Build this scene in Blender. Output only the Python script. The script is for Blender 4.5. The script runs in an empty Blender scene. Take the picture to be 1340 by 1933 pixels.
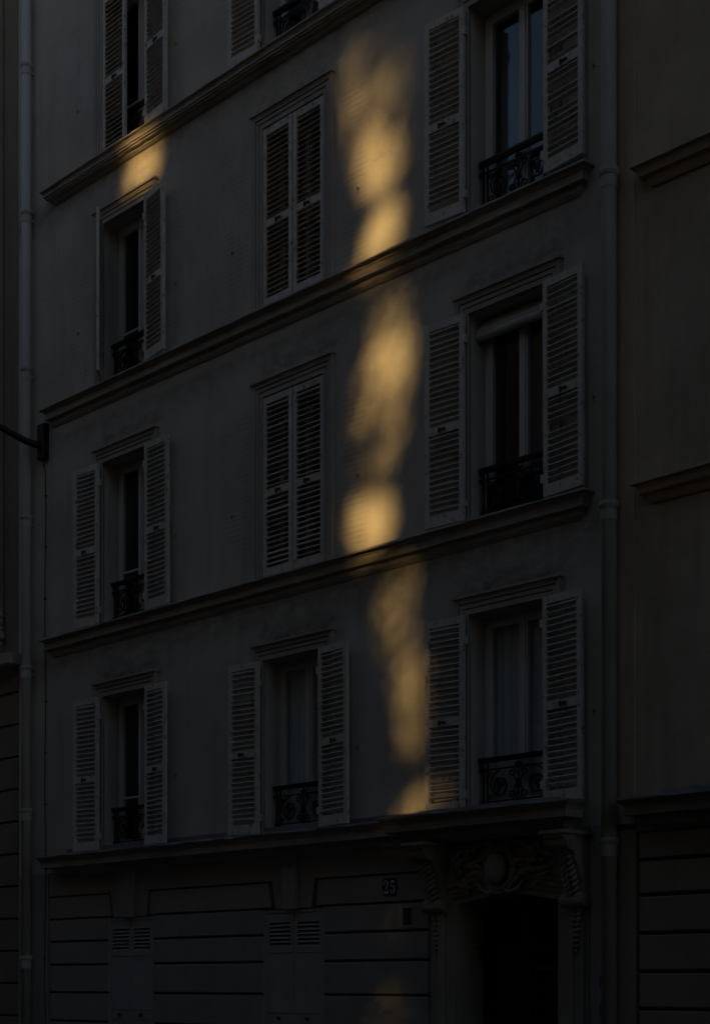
import bpy, bmesh, math, random
from mathutils import Vector, Matrix
random.seed(7)
sc = bpy.context.scene
col = sc.collection
R = math.radians

# ------------------------------------------------------------------ camera
cam_d = bpy.data.cameras.new('camera')
cam = bpy.data.objects.new('camera', cam_d); col.objects.link(cam)
A_F = math.atan(2881/3000)                      # angle between view direction and the facade
fwd = Vector((-math.cos(A_F), math.sin(A_F), 0))
cam.location = (0, -11.95, 1.65)
cam.rotation_euler = fwd.to_track_quat('-Z', 'Y').to_euler()
cam_d.sensor_fit = 'HORIZONTAL'; cam_d.sensor_width = 36
cam_d.lens = 3000/1340*36
cam_d.shift_y = (1855-966.5)/1340               # rising front: verticals stay vertical
cam_d.clip_end = 3000
sc.camera = cam

# ------------------------------------------------------------------ sky, sun, exposure
SUN_EL, SUN_AZ = R(16), R(30)                   # azimuth measured from the facade normal towards +x
S = Vector((math.sin(SUN_AZ)*math.cos(SUN_EL), -math.cos(SUN_AZ)*math.cos(SUN_EL), math.sin(SUN_EL)))
w = bpy.data.worlds.new('World'); sc.world = w; w.use_nodes = True
nt = w.node_tree
sky = nt.nodes.new('ShaderNodeTexSky'); sky.sky_type = 'NISHITA'; sky.sun_disc = False
sky.sun_elevation = SUN_EL; sky.sun_rotation = math.pi-SUN_AZ
sky.air_density = 1.0; sky.dust_density = 0.7; sky.ozone_density = 1.6
bg = nt.nodes['Background']; bg.inputs['Strength'].default_value = 0.078
nt.links.new(sky.outputs[0], bg.inputs[0])
sd = bpy.data.lights.new('sun', 'SUN'); sd.energy = 4.8; sd.angle = R(0.53); sd.color = (1.0, 0.63, 0.225)
sun = bpy.data.objects.new('sun', sd); col.objects.link(sun)
sun.rotation_euler = S.to_track_quat('Z', 'Y').to_euler(); sun.location = S*60
sc.view_settings.view_transform = 'Standard'; sc.view_settings.look = 'None'
sc.view_settings.exposure = 0.0; sc.view_settings.gamma = 1.0

# ------------------------------------------------------------------ materials
def new_mat(name):
    m = bpy.data.materials.new(name); m.use_nodes = True
    n = m.node_tree.nodes; l = m.node_tree.links
    return m, n, l, n['Principled BSDF']
def ramp(n, a, b, ca=(0,0,0,1), cb=(1,1,1,1)):
    r = n.new('ShaderNodeValToRGB'); e = r.color_ramp.elements
    e[0].position = a; e[0].color = ca; e[1].position = b; e[1].color = cb
    return r
def noise(n, l, coord, scale, detail=4, sc3=(1,1,1), rough=.6):
    mp = n.new('ShaderNodeMapping'); mp.inputs['Scale'].default_value = sc3
    l.new(coord, mp.inputs[0])
    t = n.new('ShaderNodeTexNoise'); t.inputs['Scale'].default_value = scale
    t.inputs['Detail'].default_value = detail; t.inputs['Roughness'].default_value = rough
    l.new(mp.outputs[0], t.inputs['Vector'])
    return t.outputs['Fac']
def mixc(n, l, fac, a, b, mode='MIX'):
    x = n.new('ShaderNodeMix'); x.data_type = 'RGBA'; x.blend_type = mode
    for i, v in ((0, fac), (6, a), (7, b)):
        if isinstance(v, (int, float)): x.inputs[i].default_value = v
        elif isinstance(v, tuple): x.inputs[i].default_value = (*v, 1)
        else: l.new(v, x.inputs[i])
    return x.outputs[2]
def mathn(n, l, op, a, b=0):
    x = n.new('ShaderNodeMath'); x.operation = op
    for i, v in ((0, a), (1, b)):
        if isinstance(v, (int, float)): x.inputs[i].default_value = v
        else: l.new(v, x.inputs[i])
    return x.outputs[0]
def geo_pos(n):
    return n.new('ShaderNodeNewGeometry').outputs['Position']

def masonry(name, base, dark, streak=.35, blotch=.3, bump=.25, rough=.9, attrs=False, fine=60):
    m, n, l, b = new_mat(name)
    P = geo_pos(n)
    big = noise(n, l, P, 1.1, 5)
    st = noise(n, l, P, 2.2, 5, (1.6, 1, .16))
    fn = noise(n, l, P, fine, 3)
    patch = noise(n, l, P, 4.5, 6, (1, 1, .6), .7)
    c = mixc(n, l, ramp_out(n, l, big, .35, .75, blotch), base, dark)
    c = mixc(n, l, ramp_out(n, l, st, .52, .78, streak), c, dark)
    c = mixc(n, l, ramp_out(n, l, patch, .6, .74, .35), c, tuple(v*.62 for v in base))
    c = mixc(n, l, ramp_out(n, l, fn, .45, .8, .22), c, tuple(v*.7 for v in base))
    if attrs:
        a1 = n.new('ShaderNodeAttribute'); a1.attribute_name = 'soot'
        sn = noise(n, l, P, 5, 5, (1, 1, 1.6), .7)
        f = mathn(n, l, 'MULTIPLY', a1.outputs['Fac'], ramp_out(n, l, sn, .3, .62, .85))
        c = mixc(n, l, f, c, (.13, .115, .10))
        a2 = n.new('ShaderNodeAttribute'); a2.attribute_name = 'ghost'
        sep = n.new('ShaderNodeSeparateXYZ'); l.new(P, sep.inputs[0])
        wv = mathn(n, l, 'SINE', mathn(n, l, 'MULTIPLY', sep.outputs[2], 2*math.pi/.061))
        wv = mathn(n, l, 'MULTIPLY', mathn(n, l, 'ADD', mathn(n, l, 'MULTIPLY', wv, .5), .62), .22)
        gn = noise(n, l, P, 3, 3)
        f2 = mathn(n, l, 'MULTIPLY', mathn(n, l, 'MULTIPLY', wv, a2.outputs['Fac']), ramp_out(n, l, gn, .35, .6, 1.0))
        c = mixc(n, l, f2, c, (.12, .10, .085))
        # hairline cracks
        vo = n.new('ShaderNodeTexVoronoi'); vo.feature = 'DISTANCE_TO_EDGE'; vo.inputs['Scale'].default_value = .55
        wob = n.new('ShaderNodeMixRGB'); wob.blend_type = 'ADD'; wob.inputs[0].default_value = .35
        tn = n.new('ShaderNodeTexNoise'); tn.inputs['Scale'].default_value = 3; tn.inputs['Detail'].default_value = 5
        l.new(P, tn.inputs['Vector']); l.new(P, wob.inputs[1]); l.new(tn.outputs['Color'], wob.inputs[2])
        l.new(wob.outputs[0], vo.inputs['Vector'])
        cr = ramp_out(n, l, vo.outputs['Distance'], .0, .004, 1.0, inv=True)
        gate = ramp_out(n, l, noise(n, l, P, .9, 2), .52, .6, .2)
        c = mixc(n, l, mathn(n, l, 'MULTIPLY', cr, gate), c, (.10, .085, .07))
    l.new(c, b.inputs['Base Color'])
    b.inputs['Roughness'].default_value = rough; b.inputs['Specular IOR Level'].default_value = .15
    bp = n.new('ShaderNodeBump'); bp.inputs['Strength'].default_value = bump; bp.inputs['Distance'].default_value = .012
    h = mathn(n, l, 'ADD', mathn(n, l, 'MULTIPLY', fn, .5), mathn(n, l, 'ADD', patch, noise(n, l, P, 14, 4)))
    l.new(h, bp.inputs['Height']); l.new(bp.outputs[0], b.inputs['Normal'])
    return m
def ramp_out(n, l, src, a, b, amount=1.0, inv=False):
    r = ramp(n, a, b) if not inv else ramp(n, a, b, (1,1,1,1), (0,0,0,1))
    l.new(src, r.inputs[0])
    return mathn(n, l, 'MULTIPLY', r.outputs[0], amount)

def simple(name, colr, rough=.6, metal=0, spec=.4, var=.25, scale=12, chip=None, chip_t=(.62, .68), bump=.1, stretch=(1,1,1)):
    m, n, l, b = new_mat(name)
    tc = n.new('ShaderNodeTexCoord').outputs['Object'] if False else geo_pos(n)
    f = noise(n, l, tc, scale, 5, stretch)
    c = mixc(n, l, ramp_out(n, l, f, .35, .7, var), colr, tuple(v*.45 for v in colr))
    if name.startswith('weathered'):          # every slat and stile has weathered a little differently
        oi = n.new('ShaderNodeObjectInfo'); c = mixc(n, l, mathn(n, l, 'MULTIPLY', oi.outputs['Random'], .32), c, tuple(v*.55 for v in colr))
    if chip:
        g = noise(n, l, tc, scale*2.6, 6, stretch, .75)
        c = mixc(n, l, ramp_out(n, l, g, *chip_t, .9), c, chip)
    l.new(c, b.inputs['Base Color'])
    b.inputs['Roughness'].default_value = rough; b.inputs['Metallic'].default_value = metal
    b.inputs['Specular IOR Level'].default_value = spec
    bp = n.new('ShaderNodeBump'); bp.inputs['Strength'].default_value = bump; bp.inputs['Distance'].default_value = .004
    l.new(noise(n, l, tc, scale*4, 4), bp.inputs['Height']); l.new(bp.outputs[0], b.inputs['Normal'])
    return m
def glass_mat(name, tint=(1,1,1)):
    m = bpy.data.materials.new(name); m.use_nodes = True
    n = m.node_tree.nodes; l = m.node_tree.links; n.remove(n['Principled BSDF'])
    out = n['Material Output']; mx = n.new('ShaderNodeMixShader'); lw = n.new('ShaderNodeLayerWeight')   # Schlick reflectance from the facing angle, same from both sides
    tr = n.new('ShaderNodeBsdfTransparent'); tr.inputs[0].default_value = (.97, .98, .975, 1)
    gl = n.new('ShaderNodeBsdfGlossy'); gl.inputs['Roughness'].default_value = .015
    bp = n.new('ShaderNodeBump'); bp.inputs['Strength'].default_value = .04; bp.inputs['Distance'].default_value = .02
    l.new(noise(n, l, geo_pos(n), 2.5, 2), bp.inputs['Height']); l.new(bp.outputs[0], gl.inputs['Normal'])
    bo = mathn(n, l, 'ADD', mathn(n, l, 'MULTIPLY', mathn(n, l, 'POWER', lw.outputs['Facing'], 5), .9), .065)
    l.new(bo, mx.inputs[0]); l.new(tr.outputs[0], mx.inputs[1]); l.new(gl.outputs[0], mx.inputs[2]); l.new(mx.outputs[0], out.inputs[0])
    return m

M = {}
M['plaster'] = masonry('plaster_render', (.53, .495, .415), (.34, .305, .25), streak=.65, blotch=.7, attrs=True)
M['trim'] = masonry('painted_moulding', (.44, .40, .34), (.21, .18, .145), streak=.55, blotch=.5, bump=.35)
M['gstone'] = masonry('painted_ashlar', (.355, .325, .28), (.22, .195, .165), streak=.4, blotch=.45, bump=.3)
M['groove'] = masonry('sooty_joint', (.13, .12, .105), (.07, .062, .052))
M['carved'] = masonry('sooty_carved_stone', (.36, .315, .25), (.17, .145, .115), streak=.6, blotch=.6, bump=.4)
M['nb_left'] = masonry('brown_limestone', (.29, .235, .175), (.17, .135, .095), streak=.5, blotch=.5)
M['nb_left_trim'] = masonry('pale_limestone', (.40, .38, .34), (.24, .22, .19))
M['nb_right'] = masonry('dirty_beige_render', (.52, .42, .31), (.30, .235, .165), streak=.9, blotch=.8)
M['nb_right_g'] = masonry('dirty_beige_ashlar', (.30, .25, .185), (.17, .14, .10), streak=.6, blotch=.5)
M['shutter'] = simple('weathered_shutter_paint', (.66, .61, .52), .65, chip=(.15, .095, .055), chip_t=(.565, .63), scale=9, var=.4, stretch=(1,1,.5), bump=.5)
M['window_paint'] = simple('window_frame_paint', (.62, .60, .56), .45, scale=6, var=.15)
M['metal_shutter'] = simple('grey_metal_shutter', (.37, .355, .32), .55, scale=5, var=.25, chip=(.2, .14, .1), chip_t=(.7, .75))
M['iron'] = simple('black_iron', (.012, .012, .014), .5, metal=0, spec=.35, scale=20, var=.3)
M['rust'] = simple('rusty_iron', (.09, .045, .025), .8, scale=40, var=.5)
M['zinc'] = simple('zinc_sheet', (.30, .33, .37), .42, metal=.65, scale=3, var=.35)
M['pipe'] = simple('pipe_paint', (.50, .47, .42), .55, scale=4, var=.25, stretch=(1,1,.3))
M['pipe2'] = simple('pipe_paint_dull', (.40, .365, .31), .6, scale=4, var=.4, stretch=(1,1,.3))
M['door'] = simple('dark_door_wood', (.020, .010, .007), .45, scale=10, var=.4, stretch=(6,6,.5))
M['enamel'] = simple('blue_enamel', (.014, .02, .14), .18, spec=.6, scale=10, var=.15)
M['enamel_white'] = simple('white_enamel', (.85, .85, .82), .3, scale=10, var=.08)
M['glass'] = glass_mat('window_glass')
M['curtain'] = simple('sheer_curtain', (.62, .66, .66), .9, scale=3, var=.2)
M['curtain_dark'] = simple('lined_curtain', (.16, .17, .19), .9, scale=3, var=.2)
M['fabric'] = simple('awning_fabric', (.62, .62, .60), .8, scale=5, var=.15)
M['screen'] = simple('dark_screen_cloth', (.02, .022, .025), .9, scale=20, var=.3)
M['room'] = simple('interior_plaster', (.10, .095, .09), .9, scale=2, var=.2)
M['cable'] = simple('cable_sheath', (.05, .045, .04), .7, scale=10)
M['box'] = simple('vent_plate', (.035, .03, .025), .6, scale=20)
M['asphalt'] = masonry('asphalt', (.05, .05, .052), (.035, .035, .036), fine=200)
M['pave'] = masonry('pavement_granite', (.11, .105, .10), (.075, .072, .068), fine=120)
M['opp'] = masonry('opposite_limestone', (.26, .205, .14), (.17, .13, .085))
M['slate'] = simple('slate_roof', (.07, .075, .085), .5, scale=6, var=.4)
M['bark'] = simple('bark', (.10, .085, .065), .9, scale=8, var=.5, bump=.6)
M['leaf'] = simple('leaves', (.06, .085, .03), .6, scale=1.5, var=.4)
M['sticker'] = simple('torn_paper', (.42, .43, .45), .8, scale=30, var=.5, chip=(.05, .06, .14), chip_t=(.5, .56))
M['sticker_dark'] = simple('inked_paper', (.06, .065, .12), .8, scale=30, var=.5, chip=(.4, .4, .38), chip_t=(.55, .6))

# ------------------------------------------------------------------ mesh helpers
class MB:
    def __init__(s): s.v = []; s.f = []
    def add(s, vs, fs):
        o = len(s.v); s.v += [tuple(p) for p in vs]; s.f += [tuple(i+o for i in f) for f in fs]; return s
    def box(s, x0, x1, y0, y1, z0, z1):
        return s.add([(x0,y0,z0),(x1,y0,z0),(x1,y1,z0),(x0,y1,z0),(x0,y0,z1),(x1,y0,z1),(x1,y1,z1),(x0,y1,z1)],
                     [(0,3,2,1),(4,5,6,7),(0,1,5,4),(1,2,6,5),(2,3,7,6),(3,0,4,7)])
    def cham(s, x0, x1, y0, y1, z0, z1, c):
        """block whose outer (-y) face has chamfered edges"""
        v = [(x0,y1,z0),(x1,y1,z0),(x1,y1,z1),(x0,y1,z1),(x0,y0+c,z0),(x1,y0+c,z0),(x1,y0+c,z1),(x0,y0+c,z1),
             (x0+c,y0,z0+c),(x1-c,y0,z0+c),(x1-c,y0,z1-c),(x0+c,y0,z1-c)]
        return s.add(v, [(8,9,10,11),(4,5,9,8),(5,6,10,9),(6,7,11,10),(7,4,8,11),(0,1,5,4),(1,2,6,5),(2,3,7,6),(3,0,4,7),(3,2,1,0)])
    def prism_y(s, poly, y0, y1):
        """polygon in (x,z), counter-clockwise seen from -y, extruded from y0 (front) to y1"""
        n = len(poly)
        vs = [(x,y0,z) for x,z in poly]+[(x,y1,z) for x,z in poly]
        return s.add(vs, [tuple(range(n)), tuple(range(2*n-1, n-1, -1))]+[(i, i+n, (i+1)%n+n, (i+1)%n) for i in range(n)])
    def prism_x(s, poly, x0, x1):
        n = len(poly)
        vs = [(x0,y,z) for y,z in poly]+[(x1,y,z) for y,z in poly]
        return s.add(vs, [tuple(range(n)), tuple(range(2*n-1, n-1, -1))]+[(i, i+n, (i+1)%n+n, (i+1)%n) for i in range(n)])
    def tube(s, pts, r, n=6, caps=True):
        pts = [Vector(p) for p in pts]; rr = r if isinstance(r, (list, tuple)) else [r]*len(pts)
        o = len(s.v); up = None
        for i, p in enumerate(pts):
            a = pts[max(i-1,0)]; b = pts[min(i+1,len(pts)-1)]; t = (b-a).normalized()
            if up is None: up = Vector((0,0,1)) if abs(t.z) < .9 else Vector((0,1,0))
            u = t.cross(up).normalized(); v = u.cross(t).normalized(); up = v
            for k in range(n):
                q = 2*math.pi*k/n; s.v.append(tuple(p+rr[i]*(math.cos(q)*u+math.sin(q)*v)))
        for i in range(len(pts)-1):
            for k in range(n):
                s.f.append((o+i*n+k, o+(i+1)*n+k, o+(i+1)*n+(k+1)%n, o+i*n+(k+1)%n))
        if caps:
            s.f.append(tuple(o+k for k in range(n))); s.f.append(tuple(o+(len(pts)-1)*n+k for k in reversed(range(n))))
        return s
    def ell(s, c, r, nu=10, nv=6, rot=None):
        o = len(s.v); c = Vector(c)
        for j in range(nv+1):
            th = math.pi*j/nv
            for i in range(nu):
                ph = 2*math.pi*i/nu
                p = Vector((r[0]*math.sin(th)*math.cos(ph), r[1]*math.sin(th)*math.sin(ph), r[2]*math.cos(th)))
                if rot is not None: p = rot @ p
                s.v.append(tuple(c+p))
        for j in range(nv):
            for i in range(nu):
                s.f.append((o+j*nu+i, o+(j+1)*nu+i, o+(j+1)*nu+(i+1)%nu, o+j*nu+(i+1)%nu))
        return s
def world_loc(o):
    v = Vector((0,0,0))
    while o: v += o.location; o = o.parent
    return v
def make_mesh(name, mb, mat, smooth=False, c=Vector((0,0,0))):
    me = bpy.data.meshes.new(name); me.from_pydata([tuple(Vector(p)-c) for p in mb.v], [], mb.f); me.update()
    bm = bmesh.new(); bm.from_mesh(me); bmesh.ops.recalc_face_normals(bm, faces=bm.faces); bm.to_mesh(me); bm.free()
    me.materials.append(M[mat] if isinstance(mat, str) else mat)
    if smooth:
        for p in me.polygons: p.use_smooth = True
    return me
def obj(name, mb, mat, parent=None, smooth=False, label=None):
    lo = [min(p[i] for p in mb.v) for i in range(3)]; hi = [max(p[i] for p in mb.v) for i in range(3)]
    c = Vector([(a+b)/2 for a, b in zip(lo, hi)])
    if parent is None: c.z = lo[2]
    o = bpy.data.objects.new(name, make_mesh(name, mb, mat, smooth, c)); col.objects.link(o)
    o.location = c-(world_loc(parent) if parent else Vector((0,0,0)))
    if parent: o.parent = parent
    if label: o['label'] = label
    return o
def child(name, me, parent, loc):
    o = bpy.data.objects.new(name, me); col.objects.link(o); o.parent = parent; o.location = loc; return o
def tag(o, label, cat, group=None):
    o['label'] = label; o['category'] = cat
    if group: o['group'] = group
    return o
def thing(name, loc, label, cat, group=None):
    o = bpy.data.objects.new(name, None); col.objects.link(o); o.location = loc; o.empty_display_size = .3
    return tag(o, label, cat, group)
def structure(o): o['kind'] = 'structure'; return o

def ledge(prof, xl, xr, y0=0.0, tilt=0.0, step=.13, jit=.004, ends=True):
    """moulded string course wrapped round its ends: prof = list of (projection, z)"""
    rng = random.Random(int(abs(xl*100)+prof[0][1]*10)); mb = MB(); n = len(prof)
    N = max(2, int((xr-xl)/step)); xs = [xl+(xr-xl)*i/N for i in range(N+1)]
    rows = []
    for kind, x in [('L', xl)]+[('M', x) for x in xs]+[('R', xr)]:
        row = []
        for d, z in prof:
            zz = z+tilt*(x-xl)
            if kind == 'L': p = (xl-d, y0, zz)
            elif kind == 'R': p = (xr+d, y0, zz)
            else:
                dx = -d if x == xl else (d if x == xr else 0)
                j = jit if x not in (xl, xr) else 0
                p = (x+dx, y0-d+(rng.uniform(-j, j) if d > 0 else 0), zz+(rng.uniform(-j, j) if d > 0 else 0))
            row.append(len(mb.v)); mb.v.append(p)
        rows.append(row)
    for a, b in zip(rows, rows[1:]):
        for i in range(n-1): mb.f.append((a[i], b[i], b[i+1], a[i+1]))
    return mb
def frame_sweep(path, prof, outward):
    """moulding swept along a polyline in the facade plane: prof = list of (outward distance, y); mitred"""
    mb = MB(); n = len(prof); P = [Vector((x, z)) for x, z in path]; rows = []
    for i, p in enumerate(P):
        ns = []
        if i > 0: t = (P[i]-P[i-1]).normalized(); ns.append(Vector((-t.y, t.x))*outward)
        if i < len(P)-1: t = (P[i+1]-P[i]).normalized(); ns.append(Vector((-t.y, t.x))*outward)
        if len(ns) == 2:
            b = (ns[0]+ns[1]).normalized(); m = b/max(.3, b.dot(ns[0]))
        else: m = ns[0]
        row = []
        for d, y in prof:
            q = p+m*d; row.append(len(mb.v)); mb.v.append((q.x, y, q.y))
        rows.append(row)
    for a, b in zip(rows, rows[1:]):
        for i in range(n-1): mb.f.append((a[i], b[i], b[i+1], a[i+1]))
    return mb

def wall_grid(x0, x1, z0, z1, holes, depth, step, soot=None, ghost=None, y=0.0):
    """wall sheet with rectangular openings and their reveals; returns (MB, attribute values)"""
    def cuts(a, b, extra):
        c = sorted(set([round(a,4), round(b,4)]+[round(e,4) for e in extra if a < e < b])); out = []
        for p, q in zip(c, c[1:]):
            k = max(1, int((q-p)/step)); out += [p+(q-p)*i/k for i in range(k)]
        return out+[c[-1]]
    xs = cuts(x0, x1, [e for h in holes for e in h[:2]]); zs = cuts(z0, z1, [e for h in holes for e in h[2:4]])
    mb = MB(); idx = {}
    def V(i, j):
        if (i, j) not in idx: idx[(i, j)] = len(mb.v); mb.v.append((xs[i], y, zs[j]))
        return idx[(i, j)]
    for i in range(len(xs)-1):
        for j in range(len(zs)-1):
            cx, cz = (xs[i]+xs[i+1])/2, (zs[j]+zs[j+1])/2
            if any(h[0] < cx < h[1] and h[2] < cz < h[3] for h in holes): continue
            mb.f.append((V(i,j), V(i+1,j), V(i+1,j+1), V(i,j+1)))
    for a, b, c, d in holes:
        mb.add([(a,y,c),(b,y,c),(b,y,d),(a,y,d),(a,y+depth,c),(b,y+depth,c),(b,y+depth,d),(a,y+depth,d)],
               [(0,4,5,1),(1,5,6,2),(2,6,7,3),(3,7,4,0)])
    return mb

# ------------------------------------------------------------------ ground
g = MB(); g.add([(-400,-400,-.13),(400,-400,-.13),(400,400,-.13),(-400,400,-.13)], [(0,1,2,3)])
structure(obj('ground', g, 'pave'))
g = MB(); g.add([(-120,-10.2,-.12),(60,-10.2,-.12),(60,-2.6,-.12),(-120,-2.6,-.12)], [(0,1,2,3)])
structure(obj('road', g, 'asphalt'))
for y0, y1, ky in ((-2.45, 0, -2.6), (-13.5, -10.35, -10.35)):
    g = MB().box(-120, 60, y0, y1, -.128, 0); p = structure(obj('pavement', g, 'pave'))
    k = MB().box(-120, 60, ky, ky+.15, -.126, .004); structure(obj('kerb', k, 'pave'))

# ------------------------------------------------------------------ the pale apartment building (number 25)
XL, XR = -19.2, -8.95
B = thing('apartment_building', (-14.0, 0, 0), 'pale rendered apartment house numbered 25 with louvred shutters and moulded string courses', 'building')
COLS = {'L': (-17.165, -16.15), 'M': (-13.96, -12.93), 'R': (-10.775, -9.745)}
SILL = {1: 3.34, 2: 6.28, 3: 9.39, 4: 12.33}
HEAD = {1: 5.36, 2: 8.40, 3: 11.50, 4: 14.45}
WIN = [(c, f) for f in (1, 2, 3) for c in 'LMR']+[('L', 4), ('M', 4), ('R', 4)]
DOOR = (-10.99, -9.54, -.05, 2.60)
GSH = {'L': (-17.05, -16.08), 'M': (-13.96, -12.94)}
RV = .30
upper_holes = [(COLS[c][0], COLS[c][1], SILL[f], HEAD[f]) for c, f in WIN]
mb = wall_grid(XL, XR, 3.12, 18.5, upper_holes, RV, .14)
wall = obj('wall', mb, 'plaster', B)
me = wall.data; c0 = wall.location+B.location
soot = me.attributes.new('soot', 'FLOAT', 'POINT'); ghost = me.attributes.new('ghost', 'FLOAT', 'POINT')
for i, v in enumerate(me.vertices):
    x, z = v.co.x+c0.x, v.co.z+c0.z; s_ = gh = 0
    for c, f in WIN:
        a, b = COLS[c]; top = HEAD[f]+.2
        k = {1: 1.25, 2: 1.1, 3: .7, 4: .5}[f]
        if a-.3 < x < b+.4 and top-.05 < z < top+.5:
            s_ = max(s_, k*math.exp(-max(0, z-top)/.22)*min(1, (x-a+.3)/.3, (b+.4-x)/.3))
        if (c, f) in (('M',2),('M',3),('L',4),('L',3)) and SILL[f]+.1 < z < HEAD[f]-.1:
            for lo, hi in ((a-.75, a-.22), (b+.22, b+.7)):
                if lo < x < hi: gh = max(gh, .9)
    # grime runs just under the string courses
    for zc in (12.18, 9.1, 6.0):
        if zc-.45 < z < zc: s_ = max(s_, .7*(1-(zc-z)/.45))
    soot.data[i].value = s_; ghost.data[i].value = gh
# ground-floor backing (seen only in the joints) and the body behind
gh = [DOOR, (GSH['L'][0], GSH['L'][1], .75, 2.47), (GSH['M'][0], GSH['M'][1], .75, 2.47)]
obj('joint_backing', wall_grid(XL, XR, -.05, 3.12, gh, .20, .6, y=.022), 'groove', B)
body = MB()
for q in ([(XL,0,-.05),(XL,9,-.05),(XL,9,18.5),(XL,0,18.5)], [(XR,0,-.05),(XR,9,-.05),(XR,9,18.5),(XR,0,18.5)],
          [(XL,9,-.05),(XR,9,-.05),(XR,9,18.5),(XL,9,18.5)], [(XL,0,18.5),(XR,0,18.5),(XR,9,18.5),(XL,9,18.5)]):
    body.add(q, [(0,1,2,3)])
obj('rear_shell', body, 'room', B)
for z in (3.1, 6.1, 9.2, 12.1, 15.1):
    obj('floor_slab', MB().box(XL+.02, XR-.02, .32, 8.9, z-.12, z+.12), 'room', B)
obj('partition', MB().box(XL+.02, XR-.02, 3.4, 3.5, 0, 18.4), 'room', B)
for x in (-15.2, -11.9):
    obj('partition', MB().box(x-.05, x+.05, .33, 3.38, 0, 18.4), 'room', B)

# string courses
P3 = [(0,.03),(.165,0),(.167,-.02),(.125,-.023),(.11,-.048),(.098,-.056),(.10,-.06),(.10,-.138),(.088,-.143),(.045,-.146),(.045,-.165),(.04,-.2),(.018,-.23),(0,-.245)]
P4 = [(0,.03),(.175,0),(.178,-.018),(.15,-.03),(.138,-.06),(.138,-.085),(.122,-.087),(.122,-.108),(.10,-.111),(.098,-.128),(.06,-.133),(.05,-.155),(.02,-.175),(0,-.18)]
def at(prof, z): return [(d, q+z) for d, q in prof]
obj('string_course', ledge(at(P4, 12.315), -18.23, -6.0+-3.36), 'trim', B)
obj('string_course', ledge(at(P3, 9.385), -18.29, -9.36, tilt=-.006), 'trim', B)
obj('string_course', ledge(at(P3, 6.275), -18.29, -9.36, tilt=-.001), 'trim', B)
PL = [(0,0),(.30,0),(.302,-.022),(.272,-.045),(.252,-.075),(.25,-.145),(.21,-.155),(.13,-.165),(.085,-.225),(.03,-.25),(0,-.265)]
obj('ground_floor_cornice', ledge(at(PL, 3.315), -18.0, -11.25), 'trim', B)
obj('cornice_flashing', ledge([(0.004,3.425),(.012,3.425),(.014,3.375),(.316,3.322),(.318,3.305),(.303,3.306)], -18.0, -11.30, jit=.004), 'zinc', B, label='blue grey zinc flashing along the top of the lower cornice')
# canopy shelf above the door
obj('canopy_block', MB().box(-11.28, -9.37, -.21, -.002, 3.06, 3.318), 'carved', B)
obj('canopy_cornice', ledge(at(PL, 3.322), -11.28, -9.42, y0=-.215), 'carved', B)
obj('canopy_flashing', ledge([(0.0,3.40),(.006,3.345),(.314,3.332),(.316,3.312),(.303,3.313)], -11.28, -9.42, y0=-.215, jit=.003), 'zinc', B)

# window surrounds
SUR = [(0,.012),(0,-.026),(.05,-.026),(.052,-.008),(.062,-.008),(.064,-.03),(.10,-.034),(.102,-.014),(.112,-.014),(.114,-.042),(.14,-.044),(.142,-.048),(.165,-.052),(.165,.002)]
for c, f in WIN:
    a, b = COLS[c]; z0 = SILL[f]-.03
    obj('window_surround', frame_sweep([(a, z0), (a, HEAD[f]), (b, HEAD[f]), (b, z0)], SUR, 1), 'trim', B)
    # little hood fillet over the head
    obj('lintel_fillet', MB().box(a-.185, b+.185, -.072, -.003, HEAD[f]+.166, HEAD[f]+.19), 'trim', B)

# casements
def pane_mesh(w_, h_):
    return make_mesh('pane', MB().box(0, w_, 0, .006, 0, h_), 'glass')
for c, f in WIN:
    a, b = COLS[c]; z0, z1 = SILL[f], HEAD[f]; W_ = b-a; y0 = RV-.06; mid = (a+b)/2
    fr = MB()
    fo = .055
    fr.box(a+.002, a+fo, y0, y0+.07, z0+.002, z1-.002); fr.box(b-fo, b-.002, y0, y0+.07, z0+.002, z1-.002)
    fr.box(a+fo, b-fo, y0, y0+.07, z1-fo, z1-.002); fr.box(a+fo, b-fo, y0, y0+.07, z0+.002, z0+.07)
    fr.box(a+.01, b-.01, -.03, y0-.002, z0+.003, z0+.03)
    win = obj('window', fr, 'window_paint', B)
    opening = (c == 'L')
    for side in (-1, 1):
        lo, hi = (a+fo+.003, mid-.003) if side < 0 else (mid+.003, b-fo-.003)
        lf = MB(); st = .052; ya, yb = y0-.012, y0+.04
        zl, zh = z0+.073, z1-fo-.003
        # local leaf about its hinge so that it can stand ajar
        w0 = hi-lo
        lf.box(0, st, ya, yb, zl, zh); lf.box(w0-st, w0, ya, yb, zl, zh)
        lf.box(st, w0-st, ya, yb, zl, zl+.09); lf.box(st, w0-st, ya, yb, zh-.055, zh)
        if side > 0: lf.box(-.02, .03, ya-.016, ya-.001, zl, zh)
        if c == 'M' or (c == 'R' and f == 1): pass
        elif c == 'L': lf.box(st, w0-st, ya+.008, yb-.008, zl+.62, zl+.65)
        lf.v = [(x+lo, y, z) for x, y, z in lf.v]
        leaf = obj('casement', lf, 'window_paint', win)
    for side in (-1, 1):
        lo, hi = (a+fo+.055, mid-.055) if side < 0 else (mid+.055, b-fo-.055)
        obj('pane', MB().box(lo, hi, y0+.012, y0+.018, z0+.16, z1-fo-.06), 'glass', win)

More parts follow.
